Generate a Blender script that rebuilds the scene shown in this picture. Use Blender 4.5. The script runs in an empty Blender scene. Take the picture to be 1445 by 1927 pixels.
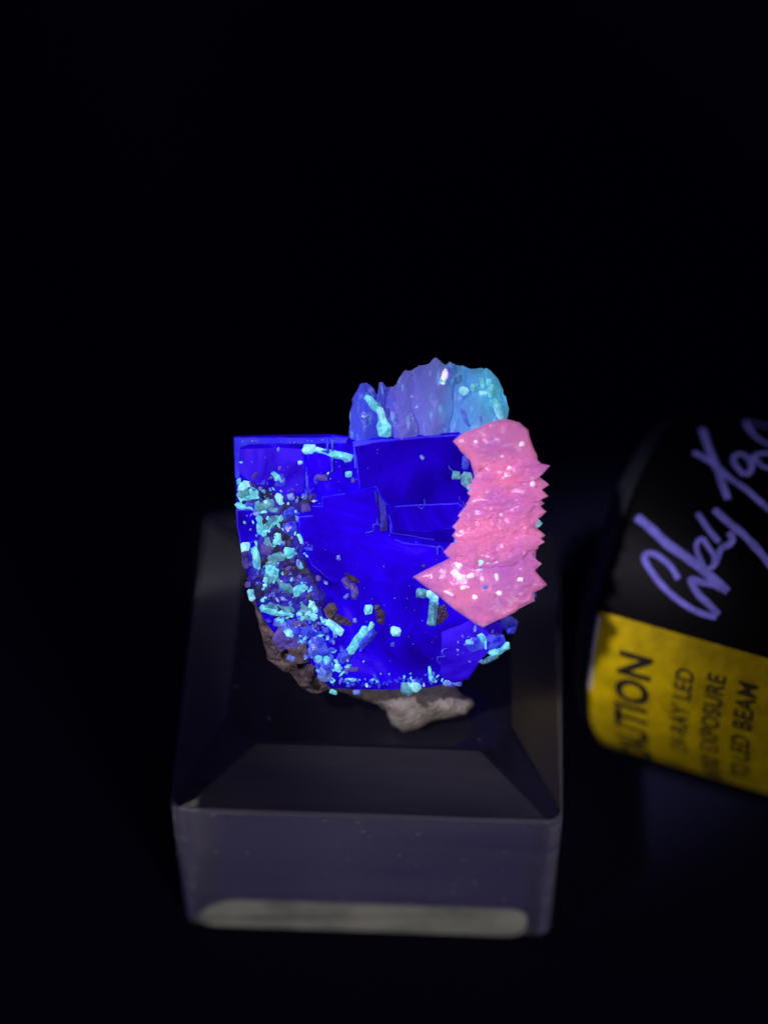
import bpy, bmesh, math, random
import numpy as np
from mathutils import Vector, Matrix, noise
from mathutils.geometry import delaunay_2d_cdt

# ------------------------------------------------------------------ scale, camera, light
S = 0.04 / 735.0                 # metres per unit; the acrylic block is 735 units = 40 mm wide
W_IMG, H_IMG, FOC = 1445.0, 1927.0, 4000.0
PITCH = math.radians(50)
cp, sp = math.cos(PITCH), math.sin(PITCH)
RIGHT = Vector((1, 0, 0)); UP = Vector((0, sp, cp)); FWD = Vector((0, cp, -sp))
BLOCK_W, BLOCK_D, BLOCK_H = 741.0, 735.0, 435.0      # footprint and height of the upright sides
CH_W, CH_H = 105.0, 88.0                              # wide chamfer round the top
TOP = BLOCK_H + CH_H

def ray(px, py):
    return RIGHT * ((px - W_IMG / 2) / FOC) + UP * (-(py - H_IMG / 2) / FOC) + FWD

P0 = Vector((0, -BLOCK_D / 2, BLOCK_H))              # middle of the block's front upper edge
CAM = P0 - ray(688, 1538) * 4000.0

sc = bpy.context.scene
col = sc.collection
cam_d = bpy.data.cameras.new('camera'); cam = bpy.data.objects.new('camera', cam_d); col.objects.link(cam)
cam.location = CAM * S
cam.rotation_euler = (math.pi / 2 - PITCH, 0, 0)
cam_d.sensor_fit = 'VERTICAL'; cam_d.sensor_height = 36.0; cam_d.sensor_width = 36.0
cam_d.lens = FOC / H_IMG * 36.0
cam_d.clip_start = 0.005; cam_d.clip_end = 20.0
cam_d.dof.use_dof = True
cam_d.dof.aperture_fstop = 8.5
sc.camera = cam

world = bpy.data.worlds.new('World'); sc.world = world; world.use_nodes = True
wb = world.node_tree.nodes['Background']
wb.inputs[0].default_value = (0.30, 0.22, 1.0, 1); wb.inputs[1].default_value = 0.042

sc.view_settings.view_transform = 'Standard'; sc.view_settings.look = 'None'
sc.view_settings.exposure = 0.0; sc.view_settings.gamma = 1.0

def lamp(kind, name, loc, aim, power, color, size=0.01, spot=None, blend=0.5):
    d = bpy.data.lights.new(name, kind); d.energy = power; d.color = color
    if kind == 'AREA': d.shape = 'DISK'; d.size = size
    else: d.shadow_soft_size = size
    if kind == 'SPOT': d.spot_size = spot; d.spot_blend = blend
    o = bpy.data.objects.new(name, d); col.objects.link(o); o.location = loc
    o.rotation_euler = (Vector(aim) - Vector(loc)).to_track_quat('-Z', 'Y').to_euler()
    return o

# ------------------------------------------------------------------ specimen frame
ELEV = math.radians(40)
N = Vector((0, -math.cos(ELEV), math.sin(ELEV)))     # outward normal of the big cube face
U = Vector((1, 0, 0)); V = N.cross(U)
FOOT_Y = -BLOCK_D / 2 + CH_W + 26.0                   # where the specimen's lowest tip stands
def hit_plane(px, py, p, n):
    r = ray(px, py); return CAM + r * ((p - CAM).dot(n) / r.dot(n))
FACE0 = hit_plane(740, 1300, Vector((0, FOOT_Y - 12, 0)), Vector((0, 1, 0)))
def P(px, py, w=0.0):
    """a point on the plane lying w units in front of the cube face"""
    return hit_plane(px, py, FACE0 + N * w, N)
def UVc(px, py, w=0.0):
    p = P(px, py, w) - FACE0; return (p.dot(U), p.dot(V))
def XYZ(u, v, w): return FACE0 + U * u + V * v + N * w
BASE = Vector((0, FOOT_Y + 120, TOP))
FC = P(740, 1060)
cam_d.dof.focus_distance = (FC - CAM).dot(FWD) * S

# the ultraviolet beam: a hand lamp beside the camera, and the faint light of the room in front
lamp('SPOT', 'ultraviolet_beam', (CAM + RIGHT * -1700 + UP * 1100) * S, (FC + Vector((10, 0, 20))) * S, 2.15,
     (0.86, 0.80, 1.0), 0.006, math.radians(11.5), 0.8)
lamp('AREA', 'room_glow', Vector((0.42, -0.80, 0.26)), (0, 0, 0.02), 1.3, (1.0, 0.95, 0.92), 0.25)

# ------------------------------------------------------------------ materials
def mat(name):
    m = bpy.data.materials.new(name); m.use_nodes = True
    return m, m.node_tree.nodes, m.node_tree.links, m.node_tree.nodes['Principled BSDF']

def mineral(name, c1, c2, scale, emit=0.2, rough=0.3, sss=0.0, radius=(1, .5, .5), bump=0.3, bscale=900., spec=0.5,
            c3=None, distort=0.0, detail=6.0, crumb=False, trans=0.0, coat=0.0, sharp=(0.35, 0.65), bdist=0.00025):
    m, n, l, b = mat(name)
    tc = n.new('ShaderNodeTexCoord')
    nz = n.new('ShaderNodeTexNoise'); nz.inputs['Scale'].default_value = scale; nz.inputs['Detail'].default_value = detail
    nz.inputs['Roughness'].default_value = 0.6; nz.inputs['Distortion'].default_value = distort
    l.new(tc.outputs['Object'], nz.inputs['Vector'])
    vec = tc.outputs['Object']
    if crumb:                                   # every grain gets its own piece of the pattern
        oi = n.new('ShaderNodeObjectInfo'); ad = n.new('ShaderNodeVectorMath'); ad.operation = 'MULTIPLY_ADD'
        ad.inputs[1].default_value = (37, 53, 71); l.new(oi.outputs['Random'], ad.inputs[0]); l.new(tc.outputs['Object'], ad.inputs[2])
        vec = ad.outputs[0]; l.new(vec, nz.inputs['Vector']); bdist = 0.00012; nz.inputs['Detail'].default_value = 4
    rp = n.new('ShaderNodeValToRGB'); e = rp.color_ramp.elements
    e[0].position = sharp[0]; e[1].position = sharp[1]
    e[0].color = (*c1, 1); e[1].color = (*c2, 1)
    if c3:
        k = e.new((sharp[1] + 1) / 2); k.color = (*c3, 1)
    l.new(nz.outputs['Fac'], rp.inputs['Fac'])
    l.new(rp.outputs['Color'], b.inputs['Base Color'])
    l.new(rp.outputs['Color'], b.inputs['Emission Color']); b.inputs['Emission Strength'].default_value = emit
    b.inputs['Roughness'].default_value = rough; b.inputs['Specular IOR Level'].default_value = spec
    b.inputs['Coat Weight'].default_value = coat; b.inputs['Coat Roughness'].default_value = 0.12
    if sss:
        b.inputs['Subsurface Weight'].default_value = sss; b.inputs['Subsurface Radius'].default_value = radius
        b.inputs['Subsurface Scale'].default_value = 0.0012
    if trans: b.inputs['Transmission Weight'].default_value = trans; b.inputs['IOR'].default_value = 1.45
    if bump:
        bz = n.new('ShaderNodeTexNoise'); bz.inputs['Scale'].default_value = bscale; bz.inputs['Detail'].default_value = 5
        l.new(vec, bz.inputs['Vector'])
        bp = n.new('ShaderNodeBump'); bp.inputs['Strength'].default_value = bump; bp.inputs['Distance'].default_value = bdist
        l.new(bz.outputs['Fac'], bp.inputs['Height']); l.new(bp.outputs['Normal'], b.inputs['Normal'])
    return m

M = {}
fl = dict(distort=1.6, rough=0.18, bump=0.12, bscale=300, spec=0.12)
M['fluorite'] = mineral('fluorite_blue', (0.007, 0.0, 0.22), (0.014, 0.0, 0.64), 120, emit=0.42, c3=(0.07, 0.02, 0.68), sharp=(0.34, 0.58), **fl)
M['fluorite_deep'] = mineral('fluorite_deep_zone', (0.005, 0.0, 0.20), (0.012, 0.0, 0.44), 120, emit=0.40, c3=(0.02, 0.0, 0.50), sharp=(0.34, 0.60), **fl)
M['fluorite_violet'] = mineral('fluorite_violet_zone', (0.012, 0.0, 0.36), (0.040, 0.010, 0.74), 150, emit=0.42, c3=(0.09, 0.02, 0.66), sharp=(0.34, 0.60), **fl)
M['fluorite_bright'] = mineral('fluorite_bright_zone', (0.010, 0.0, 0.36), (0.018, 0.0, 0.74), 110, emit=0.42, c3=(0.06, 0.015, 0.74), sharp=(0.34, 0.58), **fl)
M['fluorite_lit_rim'] = mineral('fluorite_step_highlight', (0.012, 0.0, 0.80), (0.07, 0.05, 0.90), 260, emit=0.2, rough=0.3, bump=0.2, bscale=500, spec=0.3)  # paler blue paints the lit lines along the step edges
M['fluorite_lit_edge'] = mineral('fluorite_edge_highlight', (0.022, 0.012, 0.85), (0.07, 0.07, 0.95), 200, emit=0.22, rough=0.3, bump=0.2, bscale=500, spec=0.3)  # light along the cube's edges, put into a paler colour
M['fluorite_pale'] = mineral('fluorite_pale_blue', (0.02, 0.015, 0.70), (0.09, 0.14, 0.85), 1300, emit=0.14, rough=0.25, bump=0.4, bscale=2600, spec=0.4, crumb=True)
M['crust'] = mineral('crust_and_gap_shade', (0.012, 0.005, 0.05), (0.02, 0.010, 0.42), 420, emit=0.10, rough=0.6, bump=0.7, bscale=1200, c3=(0.05, 0.03, 0.6), sharp=(0.42, 0.58))
M['brown'] = mineral('brown_bitumen', (0.016, 0.007, 0.014), (0.055, 0.018, 0.09), 600, emit=0.0, rough=0.6, bump=0.6, bscale=1500)
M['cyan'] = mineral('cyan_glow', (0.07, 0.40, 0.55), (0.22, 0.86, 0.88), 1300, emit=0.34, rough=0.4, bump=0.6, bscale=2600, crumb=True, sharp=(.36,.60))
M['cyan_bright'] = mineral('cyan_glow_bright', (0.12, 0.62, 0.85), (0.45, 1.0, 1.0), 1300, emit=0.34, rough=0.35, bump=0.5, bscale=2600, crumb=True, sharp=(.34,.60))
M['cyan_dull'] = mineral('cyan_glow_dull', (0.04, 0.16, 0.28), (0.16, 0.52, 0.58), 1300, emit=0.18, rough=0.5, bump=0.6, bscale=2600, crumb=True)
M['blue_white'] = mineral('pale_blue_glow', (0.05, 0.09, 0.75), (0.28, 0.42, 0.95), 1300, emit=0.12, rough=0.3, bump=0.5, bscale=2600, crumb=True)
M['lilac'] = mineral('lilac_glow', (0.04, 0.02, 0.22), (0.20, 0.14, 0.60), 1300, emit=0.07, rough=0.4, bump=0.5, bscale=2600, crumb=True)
M['tan'] = mineral('tan_grain', (0.05, 0.03, 0.035), (0.18, 0.12, 0.13), 1300, emit=0.0, rough=0.8, bump=0.8, bscale=2600, crumb=True)
M['matrix'] = mineral('brown_matrix_stone', (0.045, 0.03, 0.036), (0.30, 0.215, 0.20), 900, emit=0.0, rough=0.85, bump=1.0, bscale=1900, bdist=0.0004)
M['pale_matrix'] = mineral('cream_matrix_stone', (0.24, 0.215, 0.165), (0.50, 0.43, 0.37), 420, emit=0.0, rough=0.9, bump=0.7, bscale=2000, bdist=0.0004)
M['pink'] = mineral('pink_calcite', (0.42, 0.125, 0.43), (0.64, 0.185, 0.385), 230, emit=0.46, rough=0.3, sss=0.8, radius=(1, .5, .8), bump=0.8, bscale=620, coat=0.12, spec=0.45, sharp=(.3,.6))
M['glint_or_flake'] = mineral('white_glint_or_flake', (0.75, 0.50, 0.95), (1.0, 1.0, 1.0), 1300, emit=0.55, rough=0.2, bump=0.3, bscale=2600, coat=0.5, crumb=True, sharp=(.34,.62))  # painted highlights for the pink column; also one pale flake on the calcite
def zoned_calcite():
    """blue at the left, lilac in the middle, teal at the right, with pale upright streaks"""
    m, n, l, b = mat('zoned_calcite')
    tc = n.new('ShaderNodeTexCoord'); sx_ = n.new('ShaderNodeSeparateXYZ'); l.new(tc.outputs['Object'], sx_.inputs[0])
    nz = n.new('ShaderNodeTexNoise'); nz.inputs['Scale'].default_value = 260; nz.inputs['Detail'].default_value = 4; l.new(tc.outputs['Object'], nz.inputs['Vector'])
    ad = n.new('ShaderNodeMath'); ad.operation = 'MULTIPLY_ADD'; ad.inputs[1].default_value = 0.005; l.new(nz.outputs['Fac'], ad.inputs[0]); l.new(sx_.outputs['X'], ad.inputs[2])
    mr = n.new('ShaderNodeMapRange'); mr.inputs['From Min'].default_value = -0.0009; mr.inputs['From Max'].default_value = 0.0158; l.new(ad.outputs[0], mr.inputs['Value'])
    rp = n.new('ShaderNodeValToRGB'); e = rp.color_ramp.elements; e[0].position = 0; e[1].position = 1
    e[0].color = (0.05, 0.08, 0.68, 1); e[1].color = (0.12, 0.58, 0.86, 1)
    for p, c in ((.25, (0.06, 0.07, 0.62)), (.42, (0.13, 0.12, 0.52)), (.62, (0.14, 0.17, 0.55)), (.78, (0.10, 0.30, 0.64))):
        k = e.new(p); k.color = (*c, 1)
    l.new(mr.outputs['Result'], rp.inputs['Fac'])
    mp = n.new('ShaderNodeMapping'); mp.inputs['Scale'].default_value = (1900, 600, 600); mp.inputs['Rotation'].default_value = (0, math.radians(8), 0); l.new(tc.outputs['Object'], mp.inputs['Vector'])
    st = n.new('ShaderNodeTexNoise'); st.inputs['Scale'].default_value = 1; st.inputs['Detail'].default_value = 4; l.new(mp.outputs['Vector'], st.inputs['Vector'])
    sr = n.new('ShaderNodeMapRange'); sr.inputs['From Min'].default_value = .58; sr.inputs['From Max'].default_value = .74; sr.inputs['To Max'].default_value = .7; l.new(st.outputs['Fac'], sr.inputs['Value'])
    mx = n.new('ShaderNodeMix'); mx.data_type = 'RGBA'; l.new(sr.outputs['Result'], mx.inputs[0]); l.new(rp.outputs['Color'], mx.inputs[6]); mx.inputs[7].default_value = (0.24, 0.62, 0.95, 1)
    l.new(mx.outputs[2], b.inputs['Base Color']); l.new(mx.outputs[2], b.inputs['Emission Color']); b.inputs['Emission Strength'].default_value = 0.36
    b.inputs['Roughness'].default_value = 0.2; b.inputs['Coat Weight'].default_value = 0.3; b.inputs['Coat Roughness'].default_value = 0.1
    b.inputs['Subsurface Weight'].default_value = 0.5; b.inputs['Subsurface Radius'].default_value = (.5, .6, 1); b.inputs['Subsurface Scale'].default_value = 0.001
    bp = n.new('ShaderNodeBump'); bp.inputs['Strength'].default_value = 0.2; bp.inputs['Distance'].default_value = 0.0002; l.new(st.outputs['Fac'], bp.inputs['Height']); l.new(bp.outputs['Normal'], b.inputs['Normal'])
    return m
M['calcite_mid'] = M['calcite_blue'] = M['calcite_teal'] = zoned_calcite()

def table_mat():
    m, n, l, b = mat('black_cloth')
    nz = n.new('ShaderNodeTexNoise'); nz.inputs['Scale'].default_value = 1500; nz.inputs['Detail'].default_value = 3
    tc = n.new('ShaderNodeTexCoord'); l.new(tc.outputs['Object'], nz.inputs['Vector'])
    rp = n.new('ShaderNodeValToRGB'); rp.color_ramp.elements[0].color = (0.009, 0.009, 0.024, 1); rp.color_ramp.elements[1].color = (0.015, 0.015, 0.038, 1)
    l.new(nz.outputs['Fac'], rp.inputs['Fac']); l.new(rp.outputs['Color'], b.inputs['Base Color'])
    b.inputs['Roughness'].default_value = 1.0; b.inputs['Specular IOR Level'].default_value = 0.0
    return m
M['table'] = table_mat()

def acrylic_mat(name, h0, h1, rough):
    m, n, l, b = mat(name)
    out = n['Material Output']
    b.inputs['Base Color'].default_value = (0.96, 0.96, 1.0, 1); b.inputs['Transmission Weight'].default_value = 1.0
    b.inputs['IOR'].default_value = 1.49; b.inputs['Roughness'].default_value = rough
    df = n.new('ShaderNodeBsdfDiffuse')
    tc = n.new('ShaderNodeTexCoord')
    mp = n.new('ShaderNodeMapping'); mp.inputs['Scale'].default_value = (40, 40, 640); mp.inputs['Rotation'].default_value = (0, math.radians(12), 0)
    l.new(tc.outputs['Object'], mp.inputs['Vector'])
    nz = n.new('ShaderNodeTexNoise'); nz.inputs['Scale'].default_value = 1.0; nz.inputs['Detail'].default_value = 6
    l.new(mp.outputs['Vector'], nz.inputs['Vector'])
    df.inputs['Color'].default_value = (0.60, 0.57, 0.66, 1)
    mr = n.new('ShaderNodeMapRange'); mr.inputs['From Min'].default_value = 0.3; mr.inputs['From Max'].default_value = 0.7
    mr.inputs['To Min'].default_value = h0; mr.inputs['To Max'].default_value = h1
    l.new(nz.outputs['Fac'], mr.inputs['Value'])
    mx = n.new('ShaderNodeMixShader'); l.new(mr.outputs['Result'], mx.inputs['Fac'])
    l.new(b.outputs['BSDF'], mx.inputs[1]); l.new(df.outputs['BSDF'], mx.inputs[2])
    l.new(mx.outputs['Shader'], out.inputs['Surface'])
    return m
M['acrylic'] = acrylic_mat('hazy_acrylic', 0.07, 0.165, 0.22)
M['acrylic_top'] = acrylic_mat('polished_acrylic', 0.006, 0.014, 0.02)
M['acrylic_edge'] = acrylic_mat('highlit_acrylic_edge', 0.14, 0.40, 0.2)  # stronger haze paints bright highlights along the block's edges
M['acrylic_side'] = acrylic_mat('satin_acrylic', 0.012, 0.03, 0.4)
M['acrylic_bevel'] = acrylic_mat('buffed_acrylic', 0.035, 0.07, 0.06)

def plain(name, c, rough=0.5, metal=0.0, spec=0.5, vary=0.25, scale=300, bump=0.1, emit=0.0):
    c1 = tuple(x * (1 - vary) for x in c)
    m = mineral(name, c1, c, scale, emit=emit, rough=rough, bump=bump, bscale=scale * 3, spec=spec)
    m.node_tree.nodes['Principled BSDF'].inputs['Metallic'].default_value = metal
    return m
M['strip'] = plain('pale_cream_strip', (0.78, 0.78, 0.66), 0.8, vary=0.4, scale=160, bump=0.4)
M['torch'] = plain('black_anodised', (0.004, 0.0034, 0.0034), 0.5, 0.0, 0.10)
M['bezel'] = plain('grey_metal', (0.035, 0.04, 0.045), 0.5, 0.3, 0.3)
M['label'] = plain('yellow_label', (0.74, 0.53, 0.0), 0.6, 0, 0.2, 0.4, 420, 0.25)
M['label_edge'] = plain('white_label_edge', (0.5, 0.5, 0.48), 0.7)
M['print'] = plain('black_print', (0.025, 0.02, 0.012), 0.6, 0, 0.2)
M['print_small'] = plain('worn_print', (0.07, 0.05, 0.02), 0.6, 0, 0.2)
M['ink'] = plain('lit_marker_ink', (0.29, 0.26, 0.95), 0.7, 0, 0.1, 0.4, 600, 0.2, 0.13)  # silver ink with the violet spill light painted into colour and glow

# ------------------------------------------------------------------ builders
def mesh_obj(name, verts, faces, material, parent=None, base=None, smooth=False, label=None):
    """verts are world positions in units; stored in metres relative to the parent's base"""
    b = base if base is not None else Vector((0, 0, 0))
    me = bpy.data.meshes.new(name)
    me.from_pydata([tuple((Vector(v) - b) * S) for v in verts], [], faces)
    me.materials.append(material)
    bm = bmesh.new(); bm.from_mesh(me); bmesh.ops.recalc_face_normals(bm, faces=bm.faces); bm.to_mesh(me); bm.free()
    if smooth: me.polygons.foreach_set('use_smooth', [True] * len(me.polygons))
    o = bpy.data.objects.new(name, me); col.objects.link(o)
    if parent: o.parent = parent
    if label: o['label'] = label
    return o

def root(name, base, label, cat):
    o = bpy.data.objects.new(name, None); col.objects.link(o); o.location = base * S
    o.empty_display_size = 0.005; o['label'] = label; o['category'] = cat
    return o

def seg_dist(pts, poly):
    a = np.array(poly); b = np.roll(a, -1, 0); p = np.array(pts)[:, None, :]
    ab = b - a; t = np.clip(((p - a) * ab).sum(-1) / np.maximum((ab ** 2).sum(-1), 1e-9), 0, 1)
    return np.sqrt((((a + ab * t[..., None]) - p) ** 2).sum(-1)).min(1)

def inside(pts, poly):
    p = np.array(pts); a = np.array(poly); b = np.roll(a, -1, 0); c = np.zeros(len(p), bool)
    for (x1, y1), (x2, y2) in zip(a, b):
        if y1 == y2: continue
        k = ((y1 > p[:, 1]) != (y2 > p[:, 1])) & (p[:, 0] < (x2 - x1) * (p[:, 1] - y1) / (y2 - y1) + x1)
        c ^= k
    return c

def wobble(poly, amp, step, seed):
    """break the straight edges of a traced outline into an uneven natural one"""
    out = []; n = len(poly)
    for i in range(n):
        a, b = Vector(poly[i]), Vector(poly[(i + 1) % n]); d = b - a; k = max(1, int(d.length / step))
        nn = Vector((-d.y, d.x)).normalized() if d.length else Vector((0, 0))
        for j in range(k):
            q = a + d * (j / k)
            if j: q = q + nn * (noise.noise(Vector((q.x * .11, q.y * .11, seed))) * amp)
            out.append((q.x, q.y))
    return out

def sheet(poly, step, seed, margin=0.45):
    rnd = random.Random(seed); a = np.array(poly)
    x0, y0 = a.min(0); x1, y1 = a.max(0); pts = []
    y = y0
    while y < y1:
        x = x0 + (step / 2 if int((y - y0) / step) % 2 else 0)
        while x < x1:
            pts.append((x + rnd.uniform(-.32, .32) * step, y + rnd.uniform(-.32, .32) * step)); x += step
        y += step * 0.9
    if pts:
        q = np.array(pts); ok = inside(q, poly); q = q[ok]
        if len(q): q = q[seg_dist(q, poly) > step * margin]
        pts = [tuple(t) for t in q]
    allp = [Vector(t) for t in list(poly) + pts]; n = len(poly)
    v, e, f, _, _, _ = delaunay_2d_cdt(allp, [(i, (i + 1) % n) for i in range(n)], [], 1, 1e-5)
    return [(t.x, t.y) for t in v], [tuple(x) for x in f]

def inflate(name, outline, w0, fh, bh, step, seed, material, parent, base, rad=60., power=0.5, fn=None, amp=0., nsc=0.04,
            smooth=False, wob=3., wstep=12., zmin=None, label=None, tilt=(0, 0)):
    """closed solid with the traced outline, swelling to the front and back of its middle plane"""
    poly = wobble([UVc(x, y, w0) for x, y in outline], wob, wstep, seed)
    v2, tri = sheet(poly, step, seed)
    d = seg_dist(v2, poly); f = np.clip(d / rad, 0, 1) ** power
    cu, cv = np.mean(np.array(poly), 0)
    n = len(v2); V3 = []
    for s in (1, -1):
        for i, (u, v) in enumerate(v2):
            h = (fh if s > 0 else bh) * f[i]
            edge = d[i] < 1e-3
            if not edge and s > 0:
                h += amp * noise.noise(Vector((u * nsc, v * nsc, seed * 3.1))) + amp * .5 * noise.noise(Vector((u * nsc * 2.7, v * nsc * 2.7, seed * 1.7)))
                if fn: h += fn(u, v) * min(1, d[i] / 10)
            w = w0 + s * h + tilt[0] * (u - cu) + tilt[1] * (v - cv)
            p = XYZ(u, v, w)
            if zmin is not None and p.z < zmin: p.z = zmin
            V3.append(p)
    idx2 = [i if d[i] < 1e-3 else n + i for i in range(n)]
    F = [t for t in tri] + [tuple(idx2[i] for i in reversed(t)) for t in tri]
    F = [t for t in F if len(set(t)) == 3]
    used = sorted({i for t in F for i in t}); mp = {k: j for j, k in enumerate(used)}
    return mesh_obj(name, [V3[i] for i in used], [tuple(mp[i] for i in t) for t in F], material, parent, base, smooth, label)

def offset_poly(poly, d):
    n = len(poly); area = sum(poly[i][0] * poly[(i + 1) % n][1] - poly[(i + 1) % n][0] * poly[i][1] for i in range(n)); sg = 1 if area > 0 else -1
    out = []
    for i in range(n):
        a, b, c = Vector(poly[i - 1]), Vector(poly[i]), Vector(poly[(i + 1) % n])
        e1 = (b - a).normalized(); e2 = (c - b).normalized()
        n1 = Vector((-e1.y, e1.x)) * sg; n2 = Vector((-e2.y, e2.x)) * sg
        m = n1 + n2
        if m.length < 1e-6: m = n1
        m.normalize(); k = d / max(0.45, m.dot(n1))
        q = b + m * k; out.append((q.x, q.y))
    return out

def plate(name, outline, wfun, bevel, depth, step, seed, material, parent, base, wob=0., wstep=14., amp=0.6, label=None, rim=None):
    """flat-topped crystal plate: bevelled rim, upright sides sunk by depth below its top"""
    poly = [UVc(x, y, 0) for x, y in outline]
    if wob: poly = wobble(poly, wob, wstep, seed)
    inn = offset_poly(poly, bevel)
    v2, tri = sheet(inn, step, seed); n = len(inn)
    V3 = [XYZ(u, v, wfun(u, v) + amp * noise.noise(Vector((u * .03, v * .03, seed)))) for u, v in v2]
    k = len(V3)
    V3 += [XYZ(u, v, wfun(u, v) - bevel * .8) for u, v in poly]
    V3 += [XYZ(u, v, wfun(u, v) - depth) for u, v in poly]
    F = list(tri)
    for i in range(n):
        j = (i + 1) % n
        F.append((i, j, k + j, k + i)); F.append((k + i, k + j, k + n + j, k + n + i))
    F.append(tuple(k + n + i for i in range(n)))
    o = mesh_obj(name, V3, F, material, parent, base, False, label)
    if rim:
        o.data.materials.append(rim)
        for i in range(n):
            if noise.noise(Vector((poly[i][0] * .02, poly[i][1] * .02, seed * 2.3))) > -.12: o.data.polygons[len(tri) + 2 * i].material_index = 1
    return o

# ------------------------------------------------------------------ setting
bm = bmesh.new(); bmesh.ops.create_grid(bm, x_segments=2, y_segments=2, size=1.5)
me = bpy.data.meshes.new('tabletop'); bm.to_mesh(me); bm.free(); me.materials.append(M['table'])
tb = bpy.data.objects.new('tabletop', me); col.objects.link(tb); tb['kind'] = 'structure'
tb['label'] = 'black cloth tabletop lost in darkness'

# ------------------------------------------------------------------ acrylic block
YAW = math.radians(-2.3)
blk = root('acrylic_block', Vector((15, 0, 3)), 'clear acrylic display block with wide chamfered top, under the glowing mineral', 'display block')
blk.rotation_euler = (0, 0, YAW)
def ring(hw, hd, z, r, n=5):
    pts = []
    for cx, cy, a0 in ((hw - r, hd - r, 0), (-hw + r, hd - r, 90), (-hw + r, -hd + r, 180), (hw - r, -hd + r, 270)):
        for i in range(n + 1):
            a = math.radians(a0 + 90 * i / n); pts.append((cx + r * math.cos(a), cy + r * math.sin(a), z))
    return pts
hw, hd = BLOCK_W / 2, BLOCK_D / 2
rings = [ring(hw - 10, hd - 10, 0, 16), ring(hw - 2, hd - 2, 4, 22), ring(hw, hd, 10, 24), ring(hw, hd, BLOCK_H - 9, 24), ring(hw - 1.5, hd - 1.5, BLOCK_H - 3, 24),
         ring(hw - 5, hd - 5, BLOCK_H + 1, 24), ring(hw - CH_W + 5, hd - CH_W + 5, TOP - 6, 60), ring(hw - CH_W - 2, hd - CH_W - 2, TOP - 3, 60)]
vs = [v for r in rings for v in r]; nr = len(rings[0]); fs = [tuple(reversed(range(nr)))]
for k in range(len(rings) - 1):
    for i in range(nr):
        j = (i + 1) % nr; fs.append((k * nr + i, k * nr + j, (k + 1) * nr + j, (k + 1) * nr + i))
fs.append(tuple((len(rings) - 1) * nr + i for i in range(nr)))
body = mesh_obj('block_body', vs, fs, M['acrylic'], blk)
body.data.materials.append(M['acrylic_top']); body.data.materials.append(M['acrylic_bevel'])
for p in body.data.polygons:
    if p.normal.z > .8 or p.normal.z < -.97: p.material_index = 1
    elif .3 < p.normal.z < .9: p.material_index = 2 if p.normal.y < -.45 else 4
body.data.materials.append(M['acrylic_edge']); body.data.materials.append(M['acrylic_side'])
for k in (0, 1, 3, 4):
    for i in range(nr): body.data.polygons[1 + k * nr + i].material_index = 3
for i in range(nr):
    if i % 6 != 5: body.data.polygons[1 + 2 * nr + i].material_index = 3            # highlights on the upright corners, painted as pale haze
rd = random.Random(12); vs, fs = [], []
for i in range(150):
    if i % 3: c_ = Vector((rd.uniform(-hw + 20, hw - 20), -hd - .4, rd.uniform(120, BLOCK_H - 10))); ex, ey = Vector((1, 0, 0)), Vector((0, 0, 1))
    else: c_ = Vector((rd.uniform(-hw + CH_W, hw - CH_W), rd.uniform(-hd + CH_W + 4, hd - CH_W), TOP - 2.4)); ex, ey = Vector((1, 0, 0)), Vector((0, 1, 0))
    b = len(vs); q = rd.uniform(.5, 1.5); a = rd.uniform(0, 3.14); L = q * (rd.choice((1, 1, 1, 6)))
    for k in range(5):
        t = 2 * math.pi * k / 5; x, y = L * math.cos(t), q * .7 * math.sin(t); vs.append(c_ + ex * (x * math.cos(a) - y * math.sin(a)) + ey * (x * math.sin(a) + y * math.cos(a)))
    up = ex.cross(ey) * (1 if i % 3 == 0 else 1); vs.append(c_ + up * .8); vs.append(c_ - up * .2)
    for k in range(5): fs += [(b + k, b + (k + 1) % 5, b + 5), (b + (k + 1) % 5, b + k, b + 6)]
dust = mesh_obj('dust', vs, fs, M['strip'], blk); dust['kind'] = 'stuff'
# pale strip showing along the foot of the front side
bm = bmesh.new()
pts = []
x0, x1, z0, z1, yy = -hw + 26, hw - 50, 1, 108, -hd - 5
def rr(x0, x1, z0, z1, r, y):
    p = []
    for cx, cz, a0 in ((x1 - r, z1 - r, 0), (x0 + r * 2.4, z1 - r * 2.4, 90), (x0 + r, z0 + r, 180), (x1 - r, z0 + r, 270)):
        q = r * 2.4 if a0 == 90 else r
        for i in range(7):
            a = math.radians(a0 + 15 * i); p.append((cx + q * math.cos(a), y, cz + q * math.sin(a)))
    return p
ra, rb, rc = rr(x0 + 4, x1 - 4, z0 + 4, z1 - 4, 34, yy), rr(x0, x1, z0, z1, 38, yy + 2), rr(x0, x1, z0, z1, 38, yy + 4.6)
n = len(ra); vs = ra + rb + rc; fs = [tuple(range(n)), tuple(reversed(range(2 * n, 3 * n)))]
for k in (0, 1):
    for i in range(n):
        j = (i + 1) % n; fs.append((k * n + i, k * n + j, (k + 1) * n + j, (k + 1) * n + i))
mesh_obj('base_strip', vs, fs, M['strip'], blk, label='pale cream strip along the bottom of the block front')

# ------------------------------------------------------------------ mineral specimen
sp_root = root('mineral_specimen', BASE, 'glowing blue fluorite with pink calcite and cyan crumbs, standing on the acrylic block', 'mineral')
SR = dict(parent=sp_root, base=BASE)

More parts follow.
